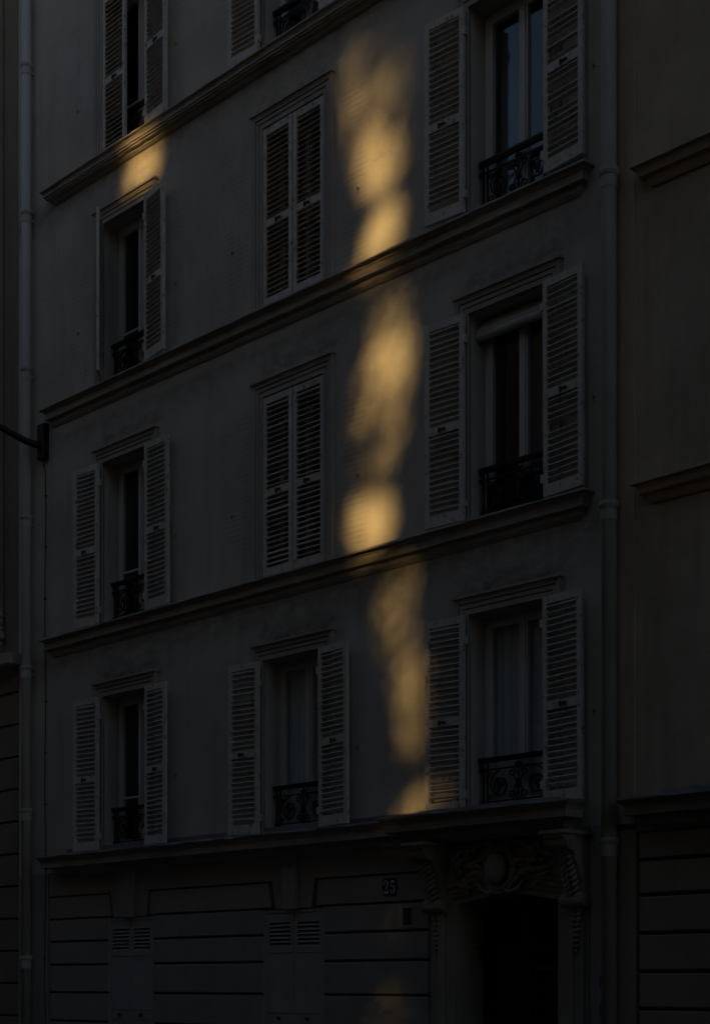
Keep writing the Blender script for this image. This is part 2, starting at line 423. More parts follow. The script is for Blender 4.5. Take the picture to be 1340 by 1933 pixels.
# shutters -----------------------------------------------------------
LW, SPC = .505, .061
slat_me = None
def slat_mesh():
    mb = MB(); w_, d_, t_ = LW-.112, .040, .012; a = R(36)
    pts = []
    for (u, v) in ((-d_/2, -t_/2), (d_/2, -t_/2), (d_/2, t_/2), (-d_/2, t_/2)):
        pts.append((u*math.cos(a)-v*math.sin(a), u*math.sin(a)+v*math.cos(a)))    # outer (-y) edge lower
    return mb.prism_x(pts, -w_/2, w_/2)
slat_mb = slat_mesh(); slat_data = make_mesh('slat', slat_mb, 'shutter')
latch_mb = MB().box(-.035, .035, -.026, -.018, -.012, .012); latch_mb.box(-.05, -.03, -.032, -.018, -.03, .02); latch_mb.tube([(.01,-.02,0),(.03,-.04,-.01),(.06,-.035,-.025)], .006)
latch_data = make_mesh('latch', latch_mb, 'rust')
hinge_mb = MB().box(-.018, .03, -.024, .022, -.04, .04); hinge_data = make_mesh('hinge', hinge_mb, 'shutter')
def leaf(c, f, side, ang, yh, single, lean=0, note=None, drop=None):
    """one louvred leaf, hinged at the jamb; ang 0 = shut, 180 = folded back on the wall"""
    a, b = COLS[c]; z0, z1 = SILL[f]+.025, HEAD[f]-.012; H = z1-z0
    s = 1 if side == 'L' else -1                     # leaf runs +x from a left hinge, -x from a right one
    mb = MB(); T = .019; st = .056
    xs = lambda p, q: (p, q) if s > 0 else (-q, -p)
    def bx(p, q, za, zb, t=T): x0, x1 = xs(p, q); mb.box(x0, x1, -t, t, za, zb)
    bx(.004, st, 0, H); bx(LW-st, LW, 0, H)
    bt, mt, tt = .115, .085, .075
    zm = H*.47
    bx(st, LW-st, 0, bt, T-.003); bx(st, LW-st, zm-mt/2, zm+mt/2, T-.003); bx(st, LW-st, H-tt, H, T-.003)
    me_ = make_mesh('shutter', mb, 'shutter')
    o = bpy.data.objects.new('shutter', me_); col.objects.link(o); o.parent = B
    hx = a if s > 0 else b
    o.location = Vector((hx, yh, z0))-B.location
    o.rotation_euler = (R(lean*.3), R(lean), R(-ang if s > 0 else ang))
    cx = s*LW/2
    rng = random.Random(hash((c, f, side)) & 255 if False else ord(c)*31+f*7+(1 if s > 0 else 2))
    rows = []
    for lo, hi in ((bt, zm-mt/2), (zm+mt/2, H-tt)):
        n = int((hi-lo)/SPC); off = ((hi-lo)-(n-1)*SPC)/2
        rows += [lo+off+i*SPC for i in range(n)]
    rows = [z for z in rows if not (drop and rng.random() < drop)]
    if single:
        for z in rows:
            k = child('slat', slat_data, o, (cx, 0, z+rng.uniform(-.002, .002)))
            k.rotation_euler = (rng.gauss(0, .08)+(rng.choice((-.4, .35)) if rng.random() < .05 else 0), rng.gauss(0, .007)+(rng.choice((-.03, .03)) if rng.random() < .05 else 0), 0)
    else:
        j = MB()
        for z in rows: j.add([(x+cx, y, q+z+rng.uniform(-.0008, .0008)) for x, y, q in slat_mb.v], slat_mb.f)
        k = bpy.data.objects.new('slats', make_mesh('slats', j, 'shutter')); col.objects.link(k); k.parent = o; k['kind'] = 'stuff'
    k = child('latch', latch_data, o, (cx+s*.02, 0, zm))
    if ang > 90: k.rotation_euler = (0, 0, math.pi)
    for hz in (.18, H-.25): child('hinge', hinge_data, o, (0, 0, hz))
    if note: o['label'] = note
    return o
YO = -.074
for f in (1, 2, 3):
    leaf('R', f, 'L', 177-f*.6, YO, True, lean=.0); leaf('R', f, 'R', [0, 175, 176, 176][f], YO, True, drop=[0, 0, .04, .07][f], lean=[0, .55, .35, .2][f])
leaf('M', 1, 'L', 176, YO, True, lean=-.25); leaf('M', 1, 'R', 175, YO, True, lean=.6)
for f in (2, 3):
    leaf('M', f, 'L', .6, .004, f == 2); leaf('M', f, 'R', .4, .004, f == 2)
leaf('R', 4, 'L', 177, YO, False); leaf('R', 4, 'R', 175, YO, False)
leaf('M', 4, 'L', 176, YO, False); leaf('M', 4, 'R', 174, YO, False)
leaf('L', 1, 'L', 175, YO, False, lean=-.2); leaf('L', 1, 'R', 173, YO, False, lean=-.3)
leaf('L', 2, 'L', 176, YO, False); leaf('L', 2, 'R', 178, YO, False, lean=.25)
leaf('L', 3, 'L', 41, -.02, False, note='shutter leaf swung out edge-on to the wall'); leaf('L', 3, 'R', 171, YO-.005, False, note='shutter leaf standing off the wall, half folded back', lean=.2)
leaf('L', 4, 'L', 1, .004, False, note='shutter leaf left closed over half its window'); leaf('L', 4, 'R', 174, YO, False)
# shutter stays on the wall
for c, f in WIN:
    a, b = COLS[c]
    for x in (a-LW-.035, b+LW+.05):
        if x < XL+.2 or x > XR-.15: continue
        z = SILL[f]+.98-.12
        m_ = MB().tube([(x, .0, z), (x, -.03, z), (x, -.034, z+.012), (x, -.034, z-.03), (x+.006, -.036, z-.042)], .0045, 5)
        obj('shutter_stay', m_, 'rust', B)

# window railings -----------------------------------------------------
def spiral(cx, cz, r0, r1, a0, turns, n=22):
    return [(cx+(r0+(r1-r0)*t)*math.cos(a0+turns*2*math.pi*t), 0, cz+(r0+(r1-r0)*t)*math.sin(a0+turns*2*math.pi*t)) for t in [i/n for i in range(n+1)]]
def rail_meshes(W_):
    hw = W_/2
    hand = MB().box(-hw+.004, hw-.004, -.032, .032, .515, .545); hand.box(-hw+.004, hw-.004, -.022, .022, .497, .514)
    bars = MB()
    for z in (.425, .10, .045): bars.box(-hw+.004, hw-.004, -.008, .008, z-.008, z+.008)
    for x in (-hw+.05, -hw+.105, hw-.105, hw-.05): bars.box(x-.008, x+.008, -.009, .009, .0, .496)
    for s in (-1, 1):
        bars.box(s*(hw-.02)-.02, s*(hw-.02)+.02, -.02, .02, .41, .44); bars.box(s*(hw-.02)-.02, s*(hw-.02)+.02, -.02, .02, .03, .06)
    scr = MB()
    for s in (-1, 1):
        cx = s*.235
        scr.tube(spiral(cx, .262, .148, .03, math.pi/2, -1.35*s, 30), .0095, 5)
        scr.tube(spiral(cx+s*.0, .262, .105, .02, -math.pi/2, 1.1*s, 24), .008, 5)
        scr.ell((cx, 0, .262), (.03, .014, .042)); scr.ell((cx+s*.02, 0, .21), (.018, .012, .03))
        scr.tube(spiral(s*.36, .38, .034, .01, 0, 1.2*s, 14), .007, 5); scr.tube(spiral(s*.36, .145, .034, .01, 0, -1.2*s, 14), .007, 5)
        scr.tube(spiral(s*.085, .375, .045, .012, math.pi/2, 1.3*s, 16), .008, 5); scr.tube(spiral(s*.085, .15, .045, .012, -math.pi/2, -1.3*s, 16), .008, 5)
        scr.tube([(s*.025, 0, .11), (s*.055, 0, .2), (s*.02, 0, .27), (s*.06, 0, .34), (s*.02, 0, .42)], .0085, 5)
    scr.ell((0, 0, .262), (.035, .018, .07)); scr.ell((0, 0, .36), (.02, .015, .035)); scr.ell((0, 0, .165), (.02, .015, .035))
    scr.tube([(0, 0, .05), (0, 0, .495)], .008, 5)
    scr.ell((0, 0, .455), (.05, .016, .022))
    return [make_mesh(n, m, 'iron', sm) for n, m, sm in (('railing', bars, False), ('handrail', hand, False), ('scrollwork', scr, True))]
rm = rail_meshes(1.015)
for c, f in WIN:
    a, b = COLS[c]
    if (c, f) in (('M', 2), ('M', 3)): continue
    o = child('railing', rm[0], B, Vector(((a+b)/2, .15, SILL[f]+.032))-B.location)
    child('handrail', rm[1], o, (0,0,0)); child('scrollwork', rm[2], o, (0,0,0))

# ground floor ashlar ---------------------------------------------------
J = .014
courses = [(.75, 1.13), (1.13, 1.51), (1.51, 1.88), (1.88, 2.19), (2.19, 2.495)]
spans = [(-18.41, GSH['L'][0]), (GSH['L'][1], GSH['M'][0]), (GSH['M'][1], -11.33)]
for z0, z1 in courses:
    for x0, x1 in spans:
        obj('stone', MB().cham(x0, x1, -.012, .022, z0+J, z1-J, .008), 'gstone', B)
for x0, x1 in [(-18.41, -17.03), (-16.12, -13.88), (-13.02, -11.33)]:
    zl, zh = 2.495+J, 2.80-J; sl = .05
    xl_b = x0+(0 if x0 == -18.41 else -.03); xr_b = x1+(0 if x1 == -11.33 else .05)
    poly = [(xl_b, zl), (xr_b, zl), (x1, zh), (x0, zh)]
    obj('stone', MB().prism_y(poly, -.012, .022), 'gstone', B)
obj('frieze_band', MB().box(-18.41, -11.33, -.012, .022, 2.80+J-.004, 3.10), 'gstone', B)
for x0, x1 in ((-16.98, -16.16), (-13.80, -13.08)):
    k0, k1 = (x0+x1)/2-.13, (x0+x1)/2+.13
    obj('lintel_stone', MB().prism_y([(x0+.06, 2.485), (k0+.03, 2.485), (k0, 2.808), (x0, 2.808)], -.0115, .022), 'gstone', B)
    obj('lintel_stone', MB().prism_y([(k1-.03, 2.485), (x1-.06, 2.485), (x1, 2.808), (k1, 2.808)], -.0115, .022), 'gstone', B)
    # keystone with a corbelled triangular facet at its head
    m_ = MB(); kc = (k0+k1)/2; t, bt_ = 3.085, 2.475
    yF = -.075
    v = [(k0+.035,yF,bt_),(k1-.035,yF,bt_),(k1,yF,t),(k0,yF,t),(kc,yF,t-.14),(k0,-.19,t),(k1,-.19,t),
         (k0+.035,.02,bt_),(k1-.035,.02,bt_),(k1,.02,t),(k0,.02,t)]
    m_.add(v, [(0,1,4),(1,2,4),(0,4,3),(5,4,6),(5,3,4),(6,4,2),(5,6,2,3),(0,7,8,1),(1,8,9,2),(3,10,7,0),(2,9,10,3)])
    obj('keystone', m_, 'gstone', B)
obj('corner_strip', MB().box(XL+.01, -18.43, -.018, .02, -.05, 3.118), 'gstone', B)
obj('plinth', MB().box(-18.42, -11.34, -.04, .02, -.05, .735), 'gstone', B)
obj('door_pier', MB().box(-9.24, XR-.005, -.012, .02, -.05, 3.118), 'gstone', B)
obj('spandrel', MB().box(-11.31, -9.26, -.006, .02, 2.62, 3.118), 'carved', B)
obj('door_pier', MB().box(-11.31, -11.0, -.006, .02, -.05, 2.618), 'gstone', B)
obj('door_pier', MB().box(-9.53, -9.26, -.006, .02, -.05, 2.618), 'gstone', B)
# ground-floor metal shutters with louvred vents
for c in 'LM':
    a, b = GSH[c]; mid = (a+b)/2
    s_ = obj('shutter_frame', frame_sweep([(a, .75), (a, 2.47), (b, 2.47), (b, .75)], [(-.03,.06),(-.03,.0),(0.0,.0),(0.0,.06)], 1), 'metal_shutter', B)
    for x0, x1 in ((a+.032, mid-.004), (mid+.004, b-.032)):
        lf = MB(); v0, v1, vb, vt = x0+.05, x1-.05, 2.05, 2.33; y0, y1 = .008, .03
        lf.box(x0, v0, y0, y1, .76, 2.44); lf.box(v1, x1, y0, y1, .76, 2.44); lf.box(v0, v1, y0, y1, .76, vb); lf.box(v0, v1, y0, y1, vt, 2.44)
        lf.box(x0+.02, x1-.02, y0-.006, y0-.001, 1.985, 2.0); lf.box(x0+.02, x1-.02, y0-.006, y0-.001, 1.30, 1.315); lf.box(x0+.02, x1-.02, y0-.006, y0-.001, 1.17, 1.182)
        pn = obj('metal_shutter', lf, 'metal_shutter', B)
        obj('void', MB().box(v0-.01, v1+.01, .075, .08, vb-.01, vt+.01), 'box', pn)
        for i in range(6):
            z = vb+.023+i*(vt-vb)/6
            obj('slat', MB().prism_x([(.006, z-.02), (.01, z-.022), (.045, z+.012), (.041, z+.016)], v0, v1), 'metal_shutter', pn)
        kx = (x0+x1)/2
        kb = MB().ell((kx, -.012, 1.235), (.022, .02, .022)); kb.box(kx-.045, kx, -.018, -.008, 1.238, 1.25)
        obj('knob', kb, 'iron', pn)

# doorway -------------------------------------------------------------
dx0, dx1 = -10.91, -9.62
arc = [(dx0, -.02), (dx0, 2.44)]+[(dx0+(dx1-dx0)*t, 2.44+.075*math.sin(math.pi*t)) for t in (.12, .25, .38, .5, .62, .75, .88)]+[(dx1, 2.44), (dx1, -.02)]
DS = [(0,.40),(0,-.02),(.06,-.02),(.064,-.036),(.115,-.036),(.119,-.052),(.165,-.052),(.175,-.075),(.225,-.085),(.228,-.06),(.33,-.055),(.33,0)]
obj('door_surround', frame_sweep(arc, DS, 1), 'carved', B)
door = obj('door', MB().box(dx0+.002, dx1-.002, .36, .40, 0, 2.53), 'door', B)
obj('transom_bar', MB().box(dx0+.003, dx1-.003, .30, .359, 1.93, 2.05).box(dx0+.003, dx1-.003, .275, .299, 1.985, 2.03), 'door', door)
mid = (dx0+dx1)/2
obj('meeting_stile', MB().box(mid-.035, mid+.035, .325, .359, .01, 1.928), 'door', door)
for s in (-1, 1):
    x0, x1 = (dx0+.12, mid-.09) if s < 0 else (mid+.09, dx1-.12)
    for z0, z1 in ((.25, .8), (.95, 1.75), (2.1, 2.4)):
        pm = frame_sweep([(x0, z0), (x0, z1), (x1, z1), (x1, z0), (x0, z0)], [(0,.36),(0,.335),(.03,.335),(.05,.345),(.05,.36)], 1)
        obj('panel', pm, 'door', door)
obj('handle', MB().ell((mid+.06, .29, 1.02), (.03, .03, .03)).tube([(mid+.06,.36,1.02),(mid+.06,.29,1.02)], .012), 'rust', door)
obj('threshold', MB().box(dx0, dx1, -.05, .40, -.05, .03), 'gstone', B)

# scrolled consoles
def volute(mb, x0, x1, y, z, r):
    n = 16
    for k in range(2):
        pass
    mb.tube([(x0, y, z), (x1, y, z)], r, n)
    for x, d in ((x0, -1), (x1, 1)):
        sp = [(x+d*.006, y+(r*.92-r*.8*t)*math.cos(t*4*math.pi), z+(r*.92-r*.8*t)*math.sin(t*4*math.pi)) for t in [i/28 for i in range(29)]]
        mb.tube(sp, r*.09, 5); mb.ell((x, y, z), (.012, r*.22, r*.22), 8, 5)
for x0, x1 in ((-11.30, -11.02), (-9.50, -9.22)):
    m_ = MB()
    prof = [(0,3.06),(-.40,3.06),(-.42,3.0),(-.36,2.955),(-.33,2.90),(-.25,2.86),(-.24,2.80),(-.19,2.74),(-.165,2.66),(-.13,2.58),(-.12,2.50),(-.15,2.46),(-.14,2.40),(-.09,2.37),(0,2.33)]
    m_.prism_x(prof, x0+.02, x1-.02)
    volute(m_, x0+.005, x1-.005, -.30, 2.965, .088); volute(m_, x0, x1, -.10, 2.42, .062)
    m_.box(x0-.02, x1+.02, -.44, -.002, 3.03, 3.065)
    cx = (x0+x1)/2
    c_ = obj('console_bracket', m_, 'carved', B)
    lf = MB(); pd = MB(); rng = random.Random(5)
    for i in range(9):                                  # acanthus down the front of the scroll
        t = i/8; z = 2.86-.40*t; y = -.25+.13*t-.015
        for s in (-1, 0, 1):
            rot = Matrix.Rotation(s*.6, 3, 'Y') @ Matrix.Rotation(-.5, 3, 'X')
            lf.ell((cx+s*.055, y, z+abs(s)*.015), (.028, .018, .045), 7, 5, rot)
    for i in range(8):                                  # pendant of husks below
        z = 2.34-.05*i; r = .045*(1-.075*i)
        for s in (-1, 1):
            pd.ell((cx+s*r*.7+rng.uniform(-.008,.008), -.075, z), (r*.75, .03, r*.9), 7, 5, Matrix.Rotation(s*.7, 3, 'Y'))
    pd.ell((cx, -.075, 1.945), (.015, .02, .03), 7, 5)
    obj('acanthus', lf, 'carved', c_, True)
    obj('husk_pendant', pd, 'carved', c_, True)
# cartouche above the door
cc = Vector((-10.29, -.16, 2.77))
ct = obj('cartouche', MB().ell(cc, (.125, .085, .155), 20, 12), 'gstone', B, True, label='smooth bulging oval cartouche amid carved leaves above the door')
rim = MB()
for k, (rx, rz, th) in enumerate(((.165, .195, .022), (.205, .235, .016))):
    pts = [(cc.x+rx*math.cos(q), -.11, cc.z-.01+rz*math.sin(q)) for q in [2*math.pi*i/28 for i in range(29)]]
    rim.tube(pts, th, 7)
obj('cartouche_rim', rim, 'carved', ct, True)
rng = random.Random(11); lv = MB()
for i in range(46):
    sgn = 1 if i % 2 else -1; t = rng.random()
    q = rng.uniform(-.9, .75)
    d = rng.uniform(.24, .62)
    x = cc.x+sgn*d*math.cos(q*.8)*1.0; z = cc.z+d*math.sin(q)*.42+.02
    if z < 2.56 and abs(x-cc.x) > .3: z += .14
    L_ = rng.uniform(.05, .10)
    rot = Matrix.Rotation(-sgn*(math.pi/2-q*.9)+rng.uniform(-.5,.5), 3, 'Y') @ Matrix.Rotation(rng.uniform(-.4,.4), 3, 'X')
    lv.ell((x, -.07-rng.uniform(0,.05), z), (L_*.36, .026, L_), 8, 6, rot)
for s in (-1, 1):
    lv.tube([(cc.x+s*(.12+.30*t), -.09, cc.z+.22+.04*math.sin(t*5)) for t in [i/8 for i in range(9)]], [.03-.002*i for i in range(9)], 7)
    sp = [(cc.x+s*(.10+(.06-.045*t)*math.cos(t*9)), -.13, cc.z+.24+(.06-.045*t)*math.sin(t*9)) for t in [i/20 for i in range(21)]]
    lv.tube(sp, .014, 6)
    lv.tube([(cc.x+s*.05, -.11, cc.z-.2), (cc.x+s*.14, -.12, cc.z-.245), (cc.x+s*.24, -.10, cc.z-.20), (cc.x+s*.30, -.09, cc.z-.12)], [.012,.028,.022,.01], 7)
obj('carved_leaves', lv, 'carved', ct, True)

# ------------------------------------------------------------------ neighbour on the left
NL = thing('stone_building', (-26, 0, 0), 'brown limestone house beyond the slim drainpipe, rusticated below its pale ledge', 'building')
obj('wall', MB().box(-95, XL-.03, .03, 9, 6.05, 22.0), 'nb_left', NL)
obj('joint_backing', MB().box(-95, XL-.03, .05, 9, -.05, 6.05), 'groove', NL)
for i in range(14):
    z1 = 6.02-(0 if i == 0 else .32+.452*(i-1)); z0 = z1-(.32 if i == 0 else .452)
    if z0 < -.4: break
    for x0, x1 in ((-40.2, -31.2), (-31.2, -25.2), (-25.2, -22.2), (-22.2, XL-.03)):
        obj('stone', MB().cham(x0+.012 if x0 > -25 else x0, x1-(.012 if x1 < -20 else 0), .0, .05, z0+.013, z1-.013, .009), 'nb_left', NL)
obj('ledge', ledge([(0,6.24),(.20,6.22),(.205,6.07),(.17,6.04),(.08,6.02),(.03,5.96),(0,5.95)], -39, -19.33), 'nb_left_trim', NL)
pf = MB(); rng = random.Random(3)
for i in range(16):
    t = i/15; z = 6.34+.55*t
    pf.ell((-19.66+rng.uniform(-.06,.05), -.02, z), (.05, .05, .045), 8, 6, Matrix.Rotation(rng.uniform(-1,1), 3, 'Y'))
obj('carved_ornament', pf, 'nb_left_trim', NL, True)
for f in range(4):
    for i in range(5):
        x = -22.3-3.1*i; z = 6.75+3.1*f
        wf = frame_sweep([(x-.55, z), (x-.55, z+2.0), (x+.55, z+2.0), (x+.55, z), (x-.55, z)], [(-.06,.028),(-.06,.0),(0,-.01),(0,-.05),(.16,-.06),(.16,.03)], 1)
        wo = obj('window', wf, 'nb_left_trim', NL)
        obj('pane', MB().box(x-.5, x+.5, .018, .026, z+.05, z+1.95), 'screen', wo)
        obj('mullion', MB().box(x-.05, x+.05, .0, .017, z+.06, z+1.94), 'window_paint', wo)
obj('pilaster', MB().box(-19.9, -19.62, -.0, .03, 6.25, 19), 'nb_left', NL)

# neighbour on the right
NR = thing('rendered_building', (-4, 0, 0), 'dirty beige rendered house beyond the thick drainpipe with blank upper wall', 'building')
NX = XR+.006
obj('wall', MB().box(NX, 40, .015, 9, 3.1, 21), 'nb_right', NR)
obj('pilaster', MB().box(NX+.002, -8.74, -.004, .014, 3.11, 18.2), 'nb_right', NR)
obj('joint_backing', MB().box(NX, 40, .035, 9, -.05, 3.1), 'groove', NR)
obj('pilaster', MB().box(NX+.002, -8.72, -.008, .034, -.05, 3.05), 'nb_right_g', NR)
PN = [(0,.03),(.15,0),(.153,-.02),(.11,-.025),(.105,-.06),(.09,-.10),(.035,-.11),(.03,-.15),(.015,-.18),(0,-.19)]
obj('string_course', ledge(at(PN, 9.07), -8.54, 11), 'nb_right', NR)
obj('string_course', ledge(at(PN, 6.19), -8.54, 11), 'nb_right', NR)
obj('string_course', ledge(at(PN, 12.0), -8.54, 11), 'nb_right', NR)
obj('cornice', ledge(at(PL, 3.30), -8.42, 11), 'nb_right_g', NR)
obj('cornice_flashing', ledge([(0.004,3.40),(.01,3.345),(.32,3.312),(.322,3.29),(.303,3.291)], -8.42, 11, jit=.003), 'zinc', NR)
zz = [3.03, 2.765, 2.445, 2.095, 1.745, 1.405, 1.05, .7, .35, -.04]
for z1, z0 in zip(zz, zz[1:]):
    for x0, x1 in ((-8.69, -5.5), (-5.5, -2.0), (-2.0, 3)):
        obj('stone', MB().cham(x0+.006, x1-.006, -.012, .035, z0+.016, z1-.016, .01), 'nb_right_g', NR)
obj('frieze_band', MB().box(-8.715, 12, -.006, .034, 3.032, 3.098), 'nb_right_g', NR)

# ------------------------------------------------------------------ drainpipes
def drainpipe(x, r, zs, mat, label):
    t = thing('drainpipe', (x, -.11, 0), label, 'drainpipe')
    obj('pipe', MB().tube([(x, -.11, .0), (x, -.11, 18.6)], r, 18), mat, t, True)
    for z in zs:
        m_ = MB().tube([(x,-.11,z-.14),(x,-.11,z-.03),(x,-.11,z-.03),(x,-.11,z),(x,-.11,z+.03),(x,-.11,z+.03)], [r+.004,r+.006,r+.012,r+.024,r+.022,r+.004], 18)
        m_.box(x-.02, x+.02, -.11+r*.8, .02, z-.10, z-.07)
        obj('collar', m_, mat, t)
    return t
k_left = (11.95-.11)
drainpipe(-18.83, .066, [14.35-.12, 12.2, 10.05, 8.02, 5.96, 4.0, 1.98], 'pipe', 'slim pale drainpipe with many collars beside the street lamp bracket')
drainpipe(-8.95, .071, [9.12, 6.05, 2.95], 'pipe2', 'thicker dull drainpipe between the blank beige wall and the doorway')

# ------------------------------------------------------------------ street lamp bracket
lt = thing('street_lamp', (-18.50, 0, 8.75), 'black wall mounted street lamp bracket with curved arm beside the slim drainpipe', 'street lamp')
obj('wall_plate', MB().cham(-18.60, -18.44, -.10, -.002, 8.76, 9.24, .02), 'iron', lt)
arm = [(-18.52, -.09, 8.95), (-18.55, -.17, 8.95), (-18.60, -.28, 8.985), (-18.70, -.55, 9.10), (-18.85, -.9, 9.30), (-19.0, -1.3, 9.55), (-19.1, -1.7, 9.68), (-19.15, -2.0, 9.70)]
obj('arm', MB().tube(arm, [.05,.049,.045,.04,.036,.033,.032,.03], 12), 'iron', lt, True)
ln = MB().tube([(-19.15,-2.0,9.74),(-19.15,-2.0,9.66),(-19.15,-2.0,9.56),(-19.15,-2.0,9.40)], [.04,.14,.2,.17], 16)
obj('lantern', ln, 'iron', lt, True)
# cable down the wall from the lamp
cb = [(-18.52, -.06, 8.745)]+[(-18.50+.05*math.sin(i*.9)*.25-.0+.0*i, -.022, 8.62-i*.35) for i in range(25)]
ct_ = obj('cable', MB().tube(cb, .007, 5), 'cable'); tag(ct_, 'thin clipped cable running down the wall below the lamp bracket', 'cable')
for i in range(1, 24, 2):
    x, y, z = cb[i+1]; obj('clip', MB().box(x-.014, x+.014, -.034, -.001, z-.008, z+.008), 'rust', ct_)

# ------------------------------------------------------------------ number plate 25
px0, px1, pz0, pz1 = -12.0, -11.785, 2.565, 2.755
cxp, czp = (px0+px1)/2, (pz0+pz1)/2; hw, hh = (px1-px0)/2, (pz1-pz0)/2
q = .018
poly = [(-hw+q,-hh),(hw-q,-hh),(hw-q*.8,-hh+q*.8),(hw-.006,-hh+q),(hw-.006,-.03),(hw+.006,-.018),(hw+.006,.018),(hw-.006,.03),(hw-.006,hh-q),(hw-q*.8,hh-q*.8),(hw-q,hh),
        (-hw+q,hh),(-hw+q*.8,hh-q*.8),(-hw+.006,hh-q),(-hw+.006,.03),(-hw-.006,.018),(-hw-.006,-.018),(-hw+.006,-.03),(-hw+.006,-hh+q),(-hw+q*.8,-hh+q*.8)]
npl = obj('house_number_plate', MB().prism_y([(cxp+x, czp+z) for x, z in poly], -.02, -.0125), 'enamel')
tag(npl, 'blue enamel plate with white number 25 on the wall beside the doorway', 'number plate')
def stroke(pts, ox, oz, sx, sz):
    """pts: (x, z, half width along the normal) in a unit box; drawn as a flat raised ribbon"""
    mb = MB(); n = len(pts); rows = []
    for i, (x, z, h) in enumerate(pts):
        a = pts[max(0, i-1)]; b = pts[min(n-1, i+1)]
        tx, tz = (b[0]-a[0])*sx, (b[1]-a[1])*sz; L_ = math.hypot(tx, tz) or 1
        nx, nz = -tz/L_, tx/L_
        rows.append([(ox+x*sx+nx*h*sx, oz+z*sz+nz*h*sx), (ox+x*sx-nx*h*sx, oz+z*sz-nz*h*sx)])
    for i in range(n-1):
        (a, b), (c, d) = rows[i], rows[i+1]
        y = -.0225
        o = len(mb.v); mb.v += [(a[0],y,a[1]),(b[0],y,b[1]),(d[0],y,d[1]),(c[0],y,c[1])]; mb.f.append((o,o+1,o+2,o+3))
    return mb
def disc(mb, cx, cz, r, y=-.0228):
    o = len(mb.v); mb.v += [(cx+r*math.cos(t), y, cz+r*math.sin(t)) for t in [2*math.pi*i/12 for i in range(12)]]; mb.f.append(tuple(range(o, o+12)))
two = [(.08,.74,.05),(.06,.84,.05),(.18,.95,.05),(.38,.99,.06),(.60,.95,.09),(.74,.84,.13),(.76,.70,.14),(.68,.56,.12),(.52,.42,.09),(.32,.27,.06),(.14,.13,.05),(.06,.05,.06)]
sx, sz = .072, .138
d2 = stroke(two, cxp-.086, czp-sz/2, sx, sz)
d2.add([(cxp-.086+x*sx, -.0226, czp-sz/2+z*sz) for x, z in ((.02,0),(.84,0),(.92,.27),(.84,.27),(.74,.13),(.3,.13),(.1,.09))], [(0,1,2,3,4,5,6)])
disc(d2, cxp-.086+.15*sx, czp-sz/2+.74*sz, .0095)
obj('digit', d2, 'enamel_white', npl, label='white numeral 2')
five = [(.14,.50,.03),(.26,.57,.045),(.44,.60,.06),(.64,.54,.10),(.78,.40,.13),(.80,.27,.14),(.70,.11,.11),(.50,.02,.07),(.28,.02,.05),(.12,.10,.05),(.08,.20,.05)]
d5 = stroke(five, cxp+.012, czp-sz/2, sx, sz)
d5.add([(cxp+.012+x*sx, -.0226, czp-sz/2+z*sz) for x, z in ((.14,.84),(.14,1.0),(.62,.985),(.86,1.03),(.80,.88),(.62,.83),(.40,.82))], [(0,1,2,3,4,5,6)][::1])
d5.add([(cxp+.012+x*sx, -.0225, czp-sz/2+z*sz) for x, z in ((.14,.49),(.20,.52),(.20,.99),(.14,.99))], [(0,1,2,3)])
disc(d5, cxp+.012+.15*sx, czp-sz/2+.22*sz, .0095)
obj('digit', d5, 'enamel_white', npl, label='white numeral 5')

# small recessed vent / bell plate
vt_ = obj('bell_panel', frame_sweep([(-11.70, 2.25), (-11.70, 2.43), (-11.57, 2.43), (-11.57, 2.25), (-11.70, 2.25)], [(0,-.012),(0,-.02),(.012,-.022),(.014,-.0125)], 1), 'gstone')
tag(vt_, 'small dark framed plate set in the wall between number plate and doorway', 'wall plate')
obj('plate', MB().box(-11.70, -11.57, -.0165, -.0125, 2.25, 2.43), 'box', vt_)
obj('button', MB().ell((-11.635, -.018, 2.345), (.012, .006, .012), 8, 6), 'rust', vt_)

# torn stickers on the pier and pipe by the door
for nm, x0, x1, z0, z1, mt, lb in (('sticker', -9.10, -9.03, 1.82, 1.91, 'sticker_dark', 'small dark square sticker above the torn ones on the pipe side pier'),
                                  ('sticker', -9.13, -9.02, 1.60, 1.72, 'sticker_dark', 'ragged inked sticker directly under the small square one'),
                                  ('sticker', -9.12, -9.03, 1.47, 1.585, 'sticker', 'pale bluish torn sticker between two inked ones'),
                                  ('sticker', -9.13, -9.02, 1.32, 1.45, 'sticker_dark', 'ragged inked sticker below the pale bluish one'),
                                  ('sticker', -9.12, -9.02, 1.15, 1.30, 'sticker', 'pale torn sticker lowest on the pier beside the door')):
    rng = random.Random(int(z0*100)); pts = []
    for k in range(16):
        t = k/16*4; s_ = int(t); u = t-s_
        x, z = [(x0+(x1-x0)*u, z0), (x1, z0+(z1-z0)*u), (x1-(x1-x0)*u, z1), (x0, z1-(z1-z0)*u)][s_]
        pts.append((x+rng.uniform(-.008,.008), z+rng.uniform(-.008,.008)))
    tag(obj(nm, MB().prism_y(pts, -.0155, -.0125), mt), lb, 'sticker')

